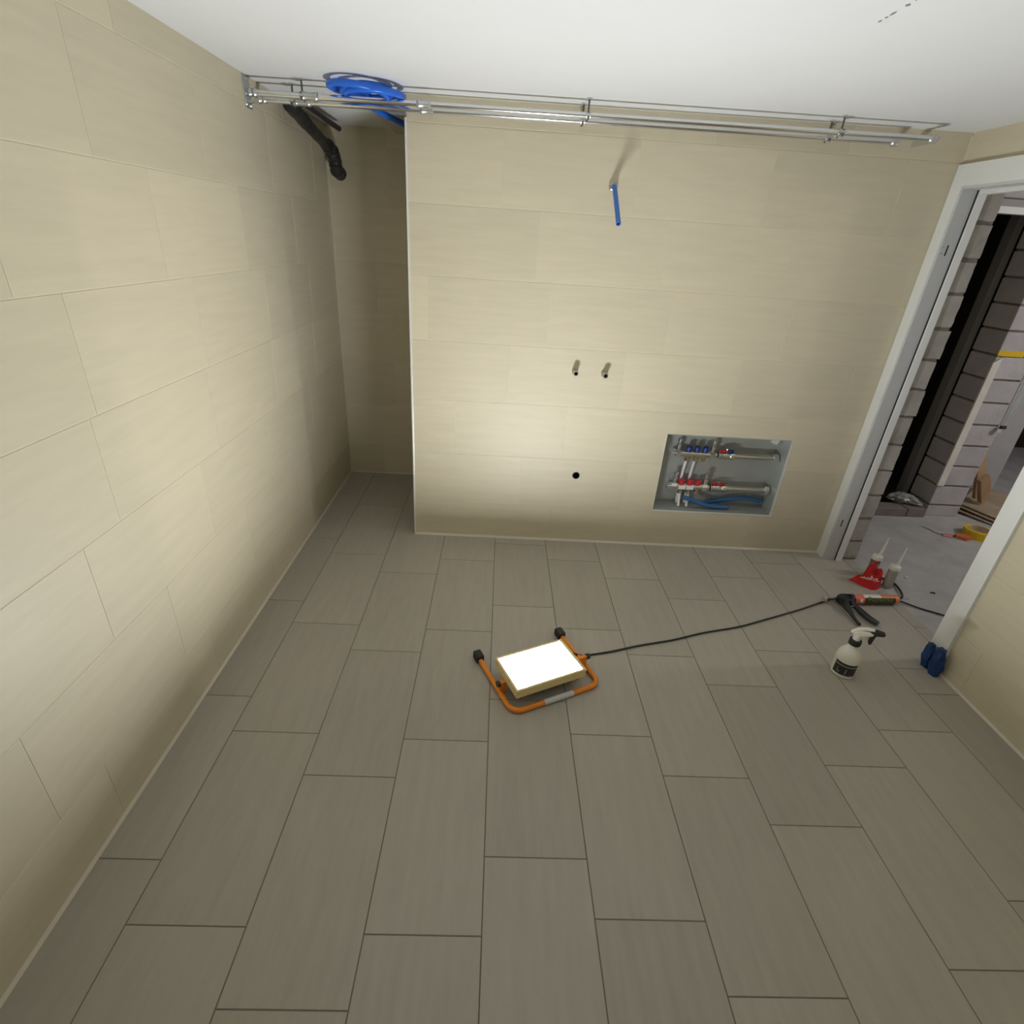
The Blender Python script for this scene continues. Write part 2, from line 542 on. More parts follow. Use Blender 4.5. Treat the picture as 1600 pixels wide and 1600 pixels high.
tag(bead('trim_1', (XL, YB, 0), (XL, YN, 0), (1, 0, 0), (0, 0, 1)), 'pale silicone joint along the foot of the left wall', 'joint')
tag(bead('trim_2', (XN, YF, 0), (XR - 0.01, YF, 0), (0, -1, 0), (0, 0, 1), 0.010), 'pale silicone joint along the foot of the far wall', 'joint')
tag(bead('trim_3', (XR, YB, 0), (XR, 1.775, 0), (-1, 0, 0), (0, 0, 1)), 'pale silicone joint along the foot of the right wall', 'joint')
tag(bead('trim_4', (XL, YN, 0), (XN, YN, 0), (0, -1, 0), (0, 0, 1), 0.006), 'silicone joint at the foot of the niche wall', 'joint')
tag(bead('trim_5', (XL, YN, 0), (XL, YN, 2.1), (1, 0, 0), (0, -1, 0), 0.006), 'silicone joint in the niche corner', 'joint')
tag(bead('trim_6', (XR, YF, 2.01), (XR, YF, 2.12), (-1, 0, 0), (0, -1, 0), 0.004), 'silicone joint above the door frame corner', 'joint')
struct(MB().box((XN - 0.004, YF - 0.003, 0.0), (XN + 0.006, YF + 0.010, 2.035)).build('trim_7', WHITE_METAL, bevel=0.002),
       'white metal edge trim on the corner of the far wall', 'trim')

# door frame ------------------------------------------------------------------
df = struct(thing('door_1', 'white door frame without door leaf around the doorway', 'door frame', (2.05, 2.3, 0)))
P0 = Matrix.Translation((-2.05, -2.3, 0))


def dbox(name, lo, hi, m=WHITE_PAINT, bevel=0.0015, parent=df):
    return MB().box(lo, hi, P0).build(name, m, parent, bevel=bevel)


dbox('casing', (1.998, 2.745, 0.0), (XR + 0.003, 2.808, 2.012))
dbox('casing', (1.998, 1.783, 0.0), (XR + 0.003, 1.868, 2.012))
dbox('casing', (1.998, 1.868, 1.926), (XR + 0.003, 2.745, 2.012))
dbox('jamb', (2.001, 2.732, 0.0), (2.104, 2.764, 1.926), GREY_PAINT)
dbox('jamb', (2.001, 1.846, 0.0), (2.104, 1.868, 1.926), GREY_PAINT)
dbox('head', (2.001, 1.868, 1.915), (2.104, 2.732, 1.944), GREY_PAINT)
dbox('stop_bead', (2.071, 2.714, 0.0), (2.106, 2.733, 1.916))
dbox('stop_bead', (2.071, 1.866, 0.0), (2.106, 1.884, 1.916))
dbox('stop_bead', (2.071, 1.884, 1.898), (2.106, 2.714, 1.916))
dbox('seal', (2.0695, 2.7225, 0.0), (2.0715, 2.733, 1.916), RUBBER, 0)
for z in (1.672, 0.245):
    dbox('hinge_slot_shade', (2.030, 2.7312, z - 0.022), (2.036, 2.735, z + 0.022), HOLE_SHADE, 0)  # solid black block drawn for the shade in the slot
    for d in (-0.014, 0.0, 0.012):
        dbox('screw_hole', (2.012, 2.7312, z + d - 0.002), (2.016, 2.735, z + d + 0.002), GREY_PAINT if d == 0 else SCREW, 0)
for z in (1.75, 1.42, 1.0, 0.55):
    dbox('screw_hole', (2.0655, 2.7235, z - 0.004), (2.071, 2.727, z + 0.004), RUBBER, 0)

# ------------------------------------------------------------------ corridor behind the door
cf = struct(MB().box((2.19, 0.4, -0.12), (6.2, 5.4, -0.004)).build('corridor_floor', CONCRETE),
            'raw grey screed floor of the corridor', 'floor')
struct(MB().box((2.2, 0.3, 2.44), (6.2, 5.5, 2.6)).build('corridor_ceiling', GREY_PLASTER), 'corridor ceiling', 'ceiling')
struct(MB().box((2.2, 0.25, -0.1), (6.2, 0.4, 2.5)).build('wall_corridor_near', GREY_PLASTER), 'near end wall of the corridor', 'wall')
struct(MB().box((6.1, 0.3, -0.1), (6.2, 5.5, 2.5)).build('wall_corridor_right', GREY_PLASTER), 'far right wall of the corridor', 'wall')

YP, YQ = 3.43, 3.64            # corridor block wall
wp = struct(MB().rects(2.206, 3.362, -0.1, 2.45, [(2.36, 3.138, -0.2, 1.93)], 0, 1,
                       lambda u, v, w: (u, (YP + 0.008) if w == 0 else (YQ - 0.006), v)).build('wall_corridor_blocks', MORTAR),
            'raw block wall with dark opening seen through the door', 'wall')
for k in range(16):
    z0 = -0.004 if k == 0 else 0.082 + 0.1495 * (k - 1)
    z1 = 0.082 + 0.1495 * k
    if z0 > 2.43:
        break
    z1 = min(z1, 2.44)
    g = 0.0065
    M_ = MB().box((3.131, YP, z0 + (g if k else 0)), (3.37, YQ, z1 - g))
    M_.build('block', BLOCK_PALE, wp, bevel=0.004)
for r, (z0, z1) in enumerate(((1.972, 2.10), (2.112, 2.24), (2.252, 2.38))):
    xs = [2.215] + [2.42 + 0.15 * (r % 2) + 0.31 * q for q in range(3)]
    xs = [x for x in xs if x < 3.08] + [3.128]
    for a, b in zip(xs, xs[1:]):
        MB().box((a + 0.006, YP, z0), (b - 0.006, YP + 0.1, z1)).build('block', BLOCK_PALE, wp, bevel=0.004)
MB().box((2.30, YP - 0.002, 1.928), (3.131, YQ, 1.964)).build('lintel', GREY_PLASTER, wp)
MB().box((2.30, YP - 0.012, 1.893), (3.128, YP + 0.05, 1.928)).build('white_batten', WHITE_PAINT, wp)
# white plastered corner strip on the pier
MB().prism([(3.118, 0.235), (3.165, 0.235), (3.165, 1.122), (3.118, 1.085)], -YP + 0.0, -YP + 0.011,
           basis((0, 0, 0), (1, 0, 0), (0, 0, 1), (0, -1, 0))).build('plaster_corner', PLASTER_WHITE, wp)
MB().box((3.085, 3.655, 0.055), (3.131, 3.72, 1.93)).build('frame_post', DARK_POST, wp)
# room behind the opening, its darkness painted as near-black surfaces
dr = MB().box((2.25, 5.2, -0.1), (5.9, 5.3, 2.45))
struct(dr.build('wall_dark_room', UNLIT_BLACK), 'back of the unlit room, darkness painted in black', 'wall')
struct(MB().box((2.2, YQ, -0.1), (2.3, 5.2, 2.45)).build('wall_dark_room_left', UNLIT_BLACK), 'unlit room side wall', 'wall')
struct(MB().box((2.3, YQ - 0.02, -0.004), (3.36, 5.2, 0.056)).build('dark_room_floor', UNLIT_BLACK), 'raised floor of the unlit room, darkness painted in', 'floor')
struct(MB().box((3.30, YQ, -0.004), (3.36, 5.2, 2.45)).build('wall_dark_room_right', UNLIT_BLACK), 'partition of the unlit room, darkness painted in', 'wall')
# recess to the right of the pier
struct(MB().box((3.36, 4.0, -0.1), (4.12, 4.1, 2.45)).build('wall_recess_back', GREY_PLASTER), 'smooth grey wall beyond the block pier', 'wall')
struct(MB().box((4.06, 4.1, -0.1), (4.12, 5.2, 2.45)).build('wall_recess_side', UNLIT_BLACK), 'side of the unlit opening, darkness painted in', 'wall')  # coloured near-black for the lack of light in the recess
struct(MB().box((5.2, 4.0, -0.1), (6.2, 4.1, 2.45)).build('wall_recess_right', GREY_PLASTER), 'grey wall right of the black opening', 'wall')

tag(MB().box((3.128, YP - 0.0035, 1.128), (3.295, YP - 0.0002, 1.162)).build('tape_strip', YELLOW),
    'short strip of yellow tape stuck on the block pier', 'tape')

# grey plastic sheet hanging beside the pier
mb = MB()
nu, nv = 14, 24
gr = []
for i in range(nu + 1):
    row = []
    for j in range(nv + 1):
        u, v = i / nu, j / nv
        zb = 0.66 + 0.42 * u ** 0.7
        z = zb + (2.30 - zb) * v
        x = 3.374 + (0.20 + 0.10 * v) * u
        y = 3.418 - 0.004 * v + 0.06 * u + 0.016 * math.sin(u * 13 + v * 4) * u + 0.012 * noise.noise((u * 5, v * 6, 2)) * u
        row.append(mb.bm.verts.new((x, y, z)))
    gr.append(row)
for i in range(nu):
    for j in range(nv):
        mb.bm.faces.new((gr[i][j], gr[i + 1][j], gr[i + 1][j + 1], gr[i][j + 1]))
r = bmesh.ops.extrude_face_region(mb.bm, geom=mb.bm.faces[:])
for v in r['geom']:
    if isinstance(v, bmesh.types.BMVert):
        v.co.y += 0.002
ps = tag(mb.build('plastic_sheet', SHEET, smooth=True), 'grey plastic dust sheet hanging beside the block pier', 'sheet')
MB().box((3.352, 3.402, 0.668), (3.392, 3.416, 0.690)).build('clip', RUBBER, ps, bevel=0.003)
MB().box((3.338, 3.404, 0.642), (3.368, 3.414, 0.667)).build('tape_tab', PAPER, ps, bevel=0.001)

# plywood sheets on the floor
for k in range(3):
    mb = MB()
    A, B, C, D = Vector((3.41, 3.52)), Vector((3.56, 3.27)), Vector((4.15, 3.55)), Vector((3.93, 3.96))
    off = Vector((0.02 * k, 0.012 * k))
    n = 8
    top = []
    for i in range(n + 1):
        row = []
        for j in range(n + 1):
            u, v = i / n, j / n
            p = (A * (1 - u) + B * u) * (1 - v) + (D * (1 - u) + C * u) * v + off
            z = 0.006 + 0.017 * k + (0.012 + 0.012 * k) * (1 - v) ** 2 * (1 - u) * (1.4 - 0.4 * k)
            row.append(mb.bm.verts.new((p.x, p.y, z)))
        top.append(row)
    for i in range(n):
        for j in range(n):
            mb.bm.faces.new((top[i][j], top[i + 1][j], top[i + 1][j + 1], top[i][j + 1]))
    r = bmesh.ops.extrude_face_region(mb.bm, geom=mb.bm.faces[:])
    for v in r['geom']:
        if isinstance(v, bmesh.types.BMVert):
            v.co.z -= 0.008
    tag(mb.build('plywood_sheet', PLY), ('bottom plywood sheet of the stack on the corridor floor', 'middle plywood sheet of the stack on the corridor floor',
                                          'top plywood sheet of the stack under the leaning planks')[k], 'plywood', 'plywood stack')


def plank(p0, p1, w, t, side, label):
    d = (Vector(p1) - Vector(p0))
    L = d.length
    z = d.normalized()
    x = (Vector(side) - z * Vector(side).dot(z)).normalized()
    y = z.cross(x)
    M = basis(p0, x, y, z)
    return tag(MB().box((-w / 2, -t / 2, 0), (w / 2, t / 2, L), M).build('wood_plank', WOOD, bevel=0.002), label, 'plank', 'wooden offcuts')


plank((3.64, 3.555, 0.085), (3.50, 3.50, 0.285), 0.075, 0.035, (1, 0.25, 0), 'short thick pine offcut leaning in front beside the block pier')
plank((3.645, 3.625, 0.085), (3.435, 3.545, 0.49), 0.07, 0.022, (1, 0.3, 0), 'longer thin pine plank leaning behind the short offcut')

# bricks in the opening and crumpled film
for k, (x0, x1, y0, y1) in enumerate(((2.60, 2.955, 3.385, 3.49), (2.965, 3.10, 3.39, 3.50))):
    tag(MB().box((x0, y0, -0.004), (x1, y1, 0.058)).build('brick', BRICK, bevel=0.004),
        ('long dark brick lying across the foot of the opening', 'short dark brick next to the block pier')[k], 'brick', 'bricks in the opening')
mb = MB()
n1, n2 = 26, 18
for_r = []
for i in range(n1 + 1):
    ring = []
    t = PI * i / n1
    for j in range(n2):
        a = 2 * PI * j / n2
        d = Vector((-math.cos(t), math.sin(t) * math.cos(a), math.sin(t) * math.sin(a)))
        n = 1 + 0.35 * noise.noise(d * 2.4) + 0.22 * noise.noise(d * 6.0 + Vector((3, 1, 2))) + 0.12 * noise.noise(d * 13)
        bend = -0.035 * max(0, d.x - 0.2)
        p = Vector((2.985 + 0.105 * d.x * n, 3.50 + 0.05 * d.y * n - 0.05 * max(0, d.x), 0.096 + 0.036 * d.z * n + bend))
        p.z = max(p.z, 0.0595)
        ring.append(mb.bm.verts.new(p))
    for_r.append(ring)
for i in range(n1):
    for j in range(n2):
        mb.bm.faces.new((for_r[i][j], for_r[i][(j + 1) % n2], for_r[i + 1][(j + 1) % n2], for_r[i + 1][j]))
bmesh.ops.remove_doubles(mb.bm, verts=mb.bm.verts, dist=0.0004)
tag(mb.build('crumpled_film', FOIL), 'crumpled grey plastic film lying on the bricks', 'plastic film')

# roll of yellow tape and litter
tr = thing('tape_roll', 'roll of yellow tape lying on the corridor floor', 'tape roll', (3.285, 3.135, -0.004))
MB().lathe([(0.066, 0.0), (0.085, 0.0), (0.085, 0.052), (0.066, 0.052), (0.066, 0.0)], seg=36).build('tape', YELLOW, tr, smooth=True)
MB().lathe([(0.062, 0.001), (0.0665, 0.001), (0.0665, 0.056), (0.062, 0.056), (0.062, 0.001)], seg=36).build('core', CARD, tr, smooth=True)


def litter(name, pts, z, h, m, label, cat):
    return tag(MB().prism(pts, z, z + h).build(name, m), label, cat)


litter('card_scrap', [(3.10, 3.09), (3.15, 3.055), (3.21, 3.075), (3.19, 3.12), (3.13, 3.13)], -0.004, 0.022, ORANGE_CARD,
       'orange card scrap beside the yellow tape roll', 'scrap')
litter('paper_scrap', [(3.03, 3.11), (3.07, 3.09), (3.12, 3.12), (3.09, 3.16), (3.05, 3.15)], -0.004, 0.006, PINK,
       'pink paper scrap on the corridor floor', 'scrap')
litter('paper_strip', [(3.06, 3.16), (3.075, 3.165), (3.14, 3.12), (3.13, 3.11)], 0.0025, 0.006, PAPER,
       'white paper strip lying across the pink scrap', 'scrap')
tag(MB().tube(smooth_path([(2.98, 3.25, 0.001), (3.01, 3.19, 0.001), (3.015, 3.15, 0.004), (3.05, 3.13, 0.010)], 6), 0.005, 8)
    .build('cable_offcut', PAPER, smooth=True), 'short white cable offcut beside the pink scrap', 'cable')
litter('plaster_chip', [(2.392, 2.558), (2.408, 2.552), (2.414, 2.566), (2.40, 2.574)], -0.004, 0.006, PAPER, 'small white plaster chip on the screed', 'chip')
litter('dirt_chip', [(2.44, 2.42), (2.465, 2.412), (2.468, 2.42), (2.45, 2.428)], -0.004, 0.005, RUBBER, 'small dark chip on the screed', 'chip')

# unseen hanging bulb, added to brighten the corridor
bl = thing('added_bulb', 'unseen bare bulb added to light the corridor', 'bulb', (4.6, 2.2, 2.05))
MB().cyl((0, 0, 0.09), (0, 0, 0.392), 0.004, 8).build('cord', RUBBER, bl)
MB().lathe([(0, 0.1), (0.018, 0.1), (0.02, 0.04), (0.014, 0.04), (0, 0.04)], seg=16).build('socket', RUBBER, bl, smooth=True)
BULB = mat('bulb_glass', (0.9, 0.9, 0.9), 0.3, emit=((1.0, 0.97, 0.94), BULB_STRENGTH))
MB().lathe([(0, -0.06), (0.018, -0.055), (0.03, -0.035), (0.033, -0.015), (0.027, 0.012), (0.016, 0.032), (0.014, 0.045), (0, 0.046)], seg=20).build('glass_bulb', BULB, bl, smooth=True)

# ------------------------------------------------------------------ pipes under the ceiling
def pipe_run(name, y, x1, zoff, label, r=0.011):
    t = thing(name, label, 'pipe', (XL, y, 2.0), 0, 'steel pipes under the ceiling')
    z = lambda x: ceil_z(x) - zoff - 2.0
    pts = [(0.002, 0, z(XL))]
    for k in range(1, 9):
        x = XL + (x1 - XL - 0.03) * k / 8
        pts.append((x - XL, 0, z(x)))
    MB().tube(pts, r, 20).build('pipe', STEEL, t, smooth=True)
    zz = z(x1)
    el = [(x1 - XL - 0.03, 0, zz), (x1 - XL - 0.012, 0.002, zz), (x1 - XL - 0.003, 0.010, zz), (x1 - XL, 0.024, zz), (x1 - XL, YF - y - 0.0005, zz)]
    MB().tube(smooth_path(el, 4), r, 16).build('elbow', STEEL, t, smooth=True)
    return t, z


RUNS = []
for (nm, y, x1, zo, lab) in (('ceiling_pipe', 2.66, 1.765, 0.058, 'longer polished steel pipe nearest the viewer under the ceiling'),
                             ('ceiling_pipe', 2.755, 1.668, 0.062, 'shorter polished steel pipe running behind, close to the tiled wall')):
    t, z = pipe_run(nm, y, x1, zo, lab)
    RUNS.append(t)

    def fit(x, L=0.035, r=0.0145, m=GALV, name='coupling'):
        mb = MB()
        x -= XL
        zz = z(x + XL)
        mb.lathe([(0.011, -L / 2 - 0.004), (r, -L / 2), (r + 0.002, -L / 2 + 0.005), (r, -L / 2 + 0.01), (r - 0.002, 0), (r, L / 2 - 0.01),
                  (r + 0.002, L / 2 - 0.005), (r, L / 2), (0.011, L / 2 + 0.004)], (x, 0, zz), (1, 0, 0), 20)
        return mb.build(name, m, t, smooth=True)

    def clamp(x):
        zz = z(x)
        top = ceil_z(x) - 2.0
        mb = MB()
        xl = x - XL
        mb.lathe([(0.011, -0.010), (0.014, -0.010), (0.014, 0.010), (0.011, 0.010), (0.011, -0.010)], (xl, 0, zz), (1, 0, 0), 20)
        mb.box((xl - 0.009, -0.026, zz - 0.004), (xl + 0.009, -0.012, zz + 0.004))
        mb.box((xl - 0.009, 0.012, zz - 0.004), (xl + 0.009, 0.026, zz + 0.004))
        c = mb.build('pipe_clamp', GALV, t, smooth=True)
        MB().cyl((xl, 0, zz + 0.011), (xl, 0, top + 0.004), 0.004, 8).build('hanger_rod', SCREW, c, smooth=True)
        MB().cyl((xl, 0, top - 0.006), (xl, 0, top + 0.002), 0.011, 12).build('base_plate', GALV, c, smooth=True)
        for s in (-0.019, 0.019):
            MB().cyl((xl, s, zz - 0.016), (xl, s, zz + 0.010), 0.004, 8).build('screw', SCREW, c, smooth=True)
    clamp(0.31 if y < 2.7 else 0.30)
    clamp(1.355)
    clamp(-0.83 if y < 2.7 else -0.90)
    fit(-0.80 if y < 2.7 else -0.86, 0.06)
    fit(-0.35, 0.05)
    fit(x1 - 0.02, 0.03)
    fit(-1.025, 0.03)
# white/grey end brackets on the left wall
eb = thing('wall_bracket', 'grey metal bracket holding pipe ends at the left wall', 'bracket', (XL, 2.66, 2.03))
MB().box((0.0, -0.03, -0.03), (0.004, 0.03, 0.075)).build('plate', GALV, eb, bevel=0.001)
MB().box((0.004, -0.012, -0.012), (0.028, 0.012, -0.006)).build('lip', GALV, eb)
for s in (-1, 1):
    MB().cyl((0.004, 0.02 * s, -0.018), (0.009, 0.02 * s, -0.018), 0.005, 10).build('screw', CHROME, eb)

# blue hose coil lying over the pipes
pts = []
for k in range(0, 120):
    a = 2 * PI * k / 40 + 1.2
    tt = k / 119
    rx = 0.095 + 0.012 * math.sin(tt * 9)
    ry = 0.105 + 0.014 * math.cos(tt * 7)
    cx, cy = -0.615 + 0.075 * tt, 2.63 + 0.05 * tt
    pts.append((cx + rx * math.cos(a), cy + ry * math.sin(a), 2.082 + 0.010 * math.sin(a * 0.5 + tt * 3) - 0.004 + 0.006 * tt))
pts += smooth_path([pts[-1], (-0.60, 2.83, 2.078), (-0.60, 2.90, 2.070), (-0.56, 3.0, 2.062), (-0.50, 3.10, 2.05), (-0.46, 3.14, 2.045)], 5)[1:]
tag(MB().tube(pts, 0.0125, 10).build('hose_coil', BLUE_HOSE, smooth=True), 'coil of blue hose resting over the ceiling pipes', 'hose')

# black insulated pipe in the niche
bp = thing('insulated_pipe', 'black foam insulated pipe turning into the niche corner', 'pipe', (-0.985, 3.2, 2.0))
O = Vector((-0.985, 3.2, 2.0))
path = smooth_path([Vector(p) - O for p in ((-0.985, 2.96, 2.070), (-0.985, 3.05, 2.058), (-0.983, 3.16, 2.036))], 5)
MB().tube(path, [0.030 + 0.005 * noise.noise((i * 1.7, 0.3, 0)) for i in range(len(path))], 16).build('sleeve', FOAM, bp, smooth=True)
path = smooth_path([Vector(p) - O for p in ((-0.983, 3.13, 2.040), (-0.980, 3.28, 2.015), (-0.978, 3.42, 1.992), (-0.975, 3.50, 1.975))], 5)
MB().tube(path, [0.027 + 0.004 * noise.noise((i * 1.3, 4.3, 0)) for i in range(len(path))], 16).build('sleeve', FOAM, bp, smooth=True)
path = smooth_path([Vector(p) - O for p in ((-0.975, 3.47, 1.985), (-0.972, 3.54, 1.968), (-0.970, 3.585, 1.93), (-0.972, 3.60, 1.89), (-0.975, 3.66, 1.878), (-0.975, 3.689, 1.876))], 5)
MB().tube(path, [0.034 + 0.006 * noise.noise((i * 1.1, 9.3, 0)) for i in range(len(path))], 16).build('sleeve', FOAM, bp, smooth=True)
path = [Vector(p) - O for p in ((-0.93, 3.04, 2.085), (-0.925, 3.3, 2.076), (-0.92, 3.52, 2.07))]
MB().tube(path, 0.013, 12).build('small_pipe', FOAM, bp, smooth=True)
# grey flat duct in the upper right of the niche
tag(MB().box((-0.63, 3.05, 2.075), (-0.46, 3.6, 2.107)).build('flat_duct', GALV, bevel=0.004), 'flat grey duct under the niche ceiling', 'duct')

# ------------------------------------------------------------------ fittings on the far wall
bw = thing('blue_pipe_stub', 'blue pipe stub hanging from its brass wall fitting', 'pipe', (0.472, YF, 1.835))
MB().lathe([(0, 0.0), (0.020, 0.0), (0.020, 0.016), (0.015, 0.018), (0.015, 0.034), (0.0, 0.034)], (0, 0, 0), (0, -1, 0), 6).build('nut', FITTING, bw)
pp = [Vector(p) for p in ((0.0, -0.02, 0.0), (0.001, -0.05, -0.012), (0.006, -0.13, -0.085), (0.0105, -0.20, -0.152))]
pp = smooth_path(pp, 6)
mb = MB().tube(pp, 0.0105, 16, cap=False)
o = mb.build('pipe', BLUE_PIPE, bw, smooth=True)
sm = o.modifiers.new('wall', 'SOLIDIFY')
sm.thickness = 0.0025
sm.offset = -1
d = (pp[-1] - pp[-2]).normalized()
MB().cyl(pp[-1] - d * 0.012, pp[-1] - d * 0.008, 0.0075, 12).build('bore_shade', HOLE_SHADE, bw)  # black disc painted for the darkness inside the pipe end

for k, (x, z) in enumerate(((0.394, 1.008), (0.547, 1.005))):
    t = thing('water_connection', ('left chrome water connection stub on the tiled wall', 'right chrome water connection stub on the tiled wall')[k],
              'water fitting', (x, YF, z), 0, 'water connection stubs')
    MB().lathe([(0, 0), (0.0165, 0), (0.0165, 0.022), (0.014, 0.024), (0.012, 0.024)], (0, 0, 0), (0, -1, 0), 6).build('hex_nut', FITTING, t)
    MB().lathe([(0.012, 0.02), (0.014, 0.022), (0.014, 0.052), (0.0135, 0.055), (0.0095, 0.055), (0.0095, 0.035)], (0, 0, 0), (0, -1, 0), 20).build('sleeve', FITTING, t, smooth=True)
    MB().lathe([(0, 0.036), (0.0097, 0.036), (0.0097, 0.038), (0, 0.038)], (0, 0, 0), (0, -1, 0), 16).build('bore_shade', HOLE_SHADE, t)  # black disc in place of the shade inside the stub

dp = thing('drain_pipe', 'dark drain pipe socket in the tiled far wall', 'drain', (DRAIN[0], YF, DRAIN[1]))
MB().lathe([(0.0175, -0.004), (0.0202, -0.004), (0.0202, 0.06), (0.0175, 0.06), (0.0175, -0.004)], (0, 0, 0), (0, 1, 0), 24).build('socket', RUBBER, dp, smooth=True)
MB().lathe([(0, 0.055), (0.0178, 0.055), (0.0178, 0.06), (0, 0.06)], (0, 0, 0), (0, 1, 0), 24).build('drain_shade', HOLE_SHADE, dp)  # black end disc that paints the darkness deep in the drain

# ------------------------------------------------------------------ manifold cabinet
cx0, cx1, cz0, cz1 = CAB
YC = 2.935
mc = thing('manifold_cabinet', 'open steel manifold cabinet recessed in the tiled wall', 'cabinet', ((cx0 + cx1) / 2, YF, cz0))
T = Matrix.Translation((-(cx0 + cx1) / 2, -YF, -cz0))
MB().box((cx0, YC, cz0), (cx1, YC + 0.004, cz1), T).build('back_panel', CAB_STEEL, mc)
MB().box((cx0, YF - 0.001, cz0), (cx0 + 0.003, YC, cz1), T).build('side_panel', CAB_STEEL, mc)
MB().box((cx1 - 0.003, YF - 0.001, cz0), (cx1, YC, cz1), T).build('side_panel', CAB_STEEL, mc)
MB().box((cx0, YF - 0.001, cz1 - 0.003), (cx1, YC, cz1), T).build('top_panel', CAB_STEEL, mc)
MB().box((cx0, YF - 0.001, cz0), (cx1, YC, cz0 + 0.003), T).build('bottom_panel', CAB_STEEL, mc)
MB().rects(cx0 - 0.001, cx1 + 0.012, cz0 - 0.008, cz1 + 0.001, [(cx0 + 0.0005, cx1 - 0.002, cz0 + 0.002, cz1 - 0.0005)], 0, 1,
           lambda u, v, w: T @ Vector((u, YF - 0.003 if w == 0 else YF + 0.002, v))).build('rim', WHITE_METAL, mc)
MB().prism([(cx1 - 0.05, cz1 - 0.055), (cx1 - 0.028, cz1 - 0.06), (cx1 - 0.014, cz1 - 0.04), (cx1 - 0.018, cz1 - 0.006), (cx1 - 0.052, cz1 - 0.006)], -YC + 0.0, -YC + 0.03,
           T @ basis((0, 0, 0), (1, 0, 0), (0, 0, 1), (0, -1, 0))).build('latch', WHITE_METAL, mc)


def manifold(z, x0, capm, handle, label, up):
    y = 2.885
    t = thing('heating_manifold', label, 'manifold', (1.15, y, z), 0, 'heating manifolds')
    X = lambda x: x - 1.15
    MB().cyl((X(x0), 0, 0), (X(1.27), 0, 0), 0.0185, 16).build('bar', NICKEL, t, smooth=True)
    # end fittings with vents
    for xe in (x0 + 0.0, 1.243):
        MB().lathe([(0, -0.014), (0.0225, -0.014), (0.0225, 0.014), (0, 0.014)], (X(xe), 0, 0), (1, 0, 0), 6).build('end_nut', CHROME, t)
        v = MB().lathe([(0.009, 0.0), (0.009, 0.026), (0.015, 0.028), (0.015, 0.048), (0.009, 0.052), (0.009, 0.064), (0.014, 0.067), (0.014, 0.082), (0, 0.09)],
                       (X(xe), 0, 0.008), (0, -0.1, 1), 14).build('vent', CHROME, t, smooth=True)
    MB().cyl((X(x0 - 0.04), -0.002, -0.002), (X(x0), 0, 0), 0.009, 10).build('drain_cock', CHROME, t, smooth=True)
    for k in range(3):
        xx = X(1.105 + 0.048 * k)
        c = MB().lathe([(0.012, 0.014), (0.012, 0.020), (0.0175, 0.022), (0.0165, 0.044), (0.012, 0.048), (0, 0.048)], (xx, 0, 0), (0, -0.15, 1), 12).build('valve_cap', capm, t, smooth=True)
        MB().lathe([(0.011, -0.014), (0.011, -0.024), (0.015, -0.026), (0.015, -0.042), (0.008, -0.046), (0, -0.046)], (xx, 0, 0), (0, 0, 1), 6).build('outlet_nut', BRASS if up else NICKEL, t)
    # ball valve and supply pipe
    v = MB().lathe([(0.0135, -0.05), (0.0235, -0.048), (0.0235, -0.026), (0.019, -0.02), (0.024, 0.0), (0.019, 0.02), (0.0235, 0.026), (0.0235, 0.048), (0.012, 0.05)],
                   (X(1.325), 0, 0), (1, 0, 0), 16).build('ball_valve', NICKEL, t, smooth=True)
    MB().cyl((X(1.325), 0, 0.014), (X(1.325), -0.004, 0.032), 0.006, 10).build('stem', NICKEL, v)
    for s, hm in ((-1, RED_CAP), (1, handle)):
        MB().prism([(0, -0.009), (0.012, -0.012), (0.036, -0.009), (0.042, 0.0), (0.036, 0.009), (0.012, 0.010), (0, 0.009)], 0.026, 0.034,
                   Matrix.Translation((X(1.325), -0.004, 0)) @ Matrix.Rotation(0 if s > 0 else PI, 4, 'Z')).build('handle', hm, v, bevel=0.001)
    MB().cyl((X(1.325), -0.004, 0.033), (X(1.325), -0.004, 0.041), 0.007, 10).build('handle_nut', CHROME, v)
    MB().cyl((X(1.37), 0, 0), (X(1.63), 0, 0), 0.0165, 16).build('supply_pipe', NICKEL, t, smooth=True)
    MB().lathe([(0, -0.014), (0.026, -0.014), (0.026, 0.014), (0, 0.014)], (X(1.614), 0, 0), (1, 0, 0), 6).build('pipe_nut', CHROME, t)
    return t


manifold(0.566, 1.045, BLUE_CAP, BLUE_CAP, 'upper heating manifold with three blue valve caps', True)
lm = manifold(0.362, 1.06, RED_CAP, RED_CAP, 'lower heating manifold with three red valve caps', False)
for k in range(2):
    MB().box((1.088 + 0.047 * k - 1.15, -0.0205, -0.012), (1.128 + 0.047 * k - 1.15, -0.0155, 0.010)).build('name_plate', WHITE_PIPE, lm)
for k in range(2):
    x = 1.106 + 0.049 * k
    tag(MB().tube(smooth_path([(x - 0.002, 2.884, 0.530), (x, 2.905, 0.46), (x + 0.002, 2.915, 0.40), (x + 0.003, 2.916, 0.30), (x + 0.002, 2.912, 0.241)], 5), 0.008, 12)
        .build('heating_pipe', WHITE_PIPE, smooth=True), ('left white heating pipe dropping from the upper manifold', 'right white heating pipe dropping from the upper manifold')[k], 'pipe', 'white heating pipes')
    tag(MB().tube(smooth_path([(x, 2.885, 0.322), (x, 2.875, 0.29), (x + 0.002, 2.866, 0.241)], 5), 0.0085, 12)
        .build('heating_pipe', WHITE_PIPE, smooth=True), ('left white heating pipe under the lower manifold', 'right white heating pipe under the lower manifold')[k], 'pipe', 'white heating pipes')
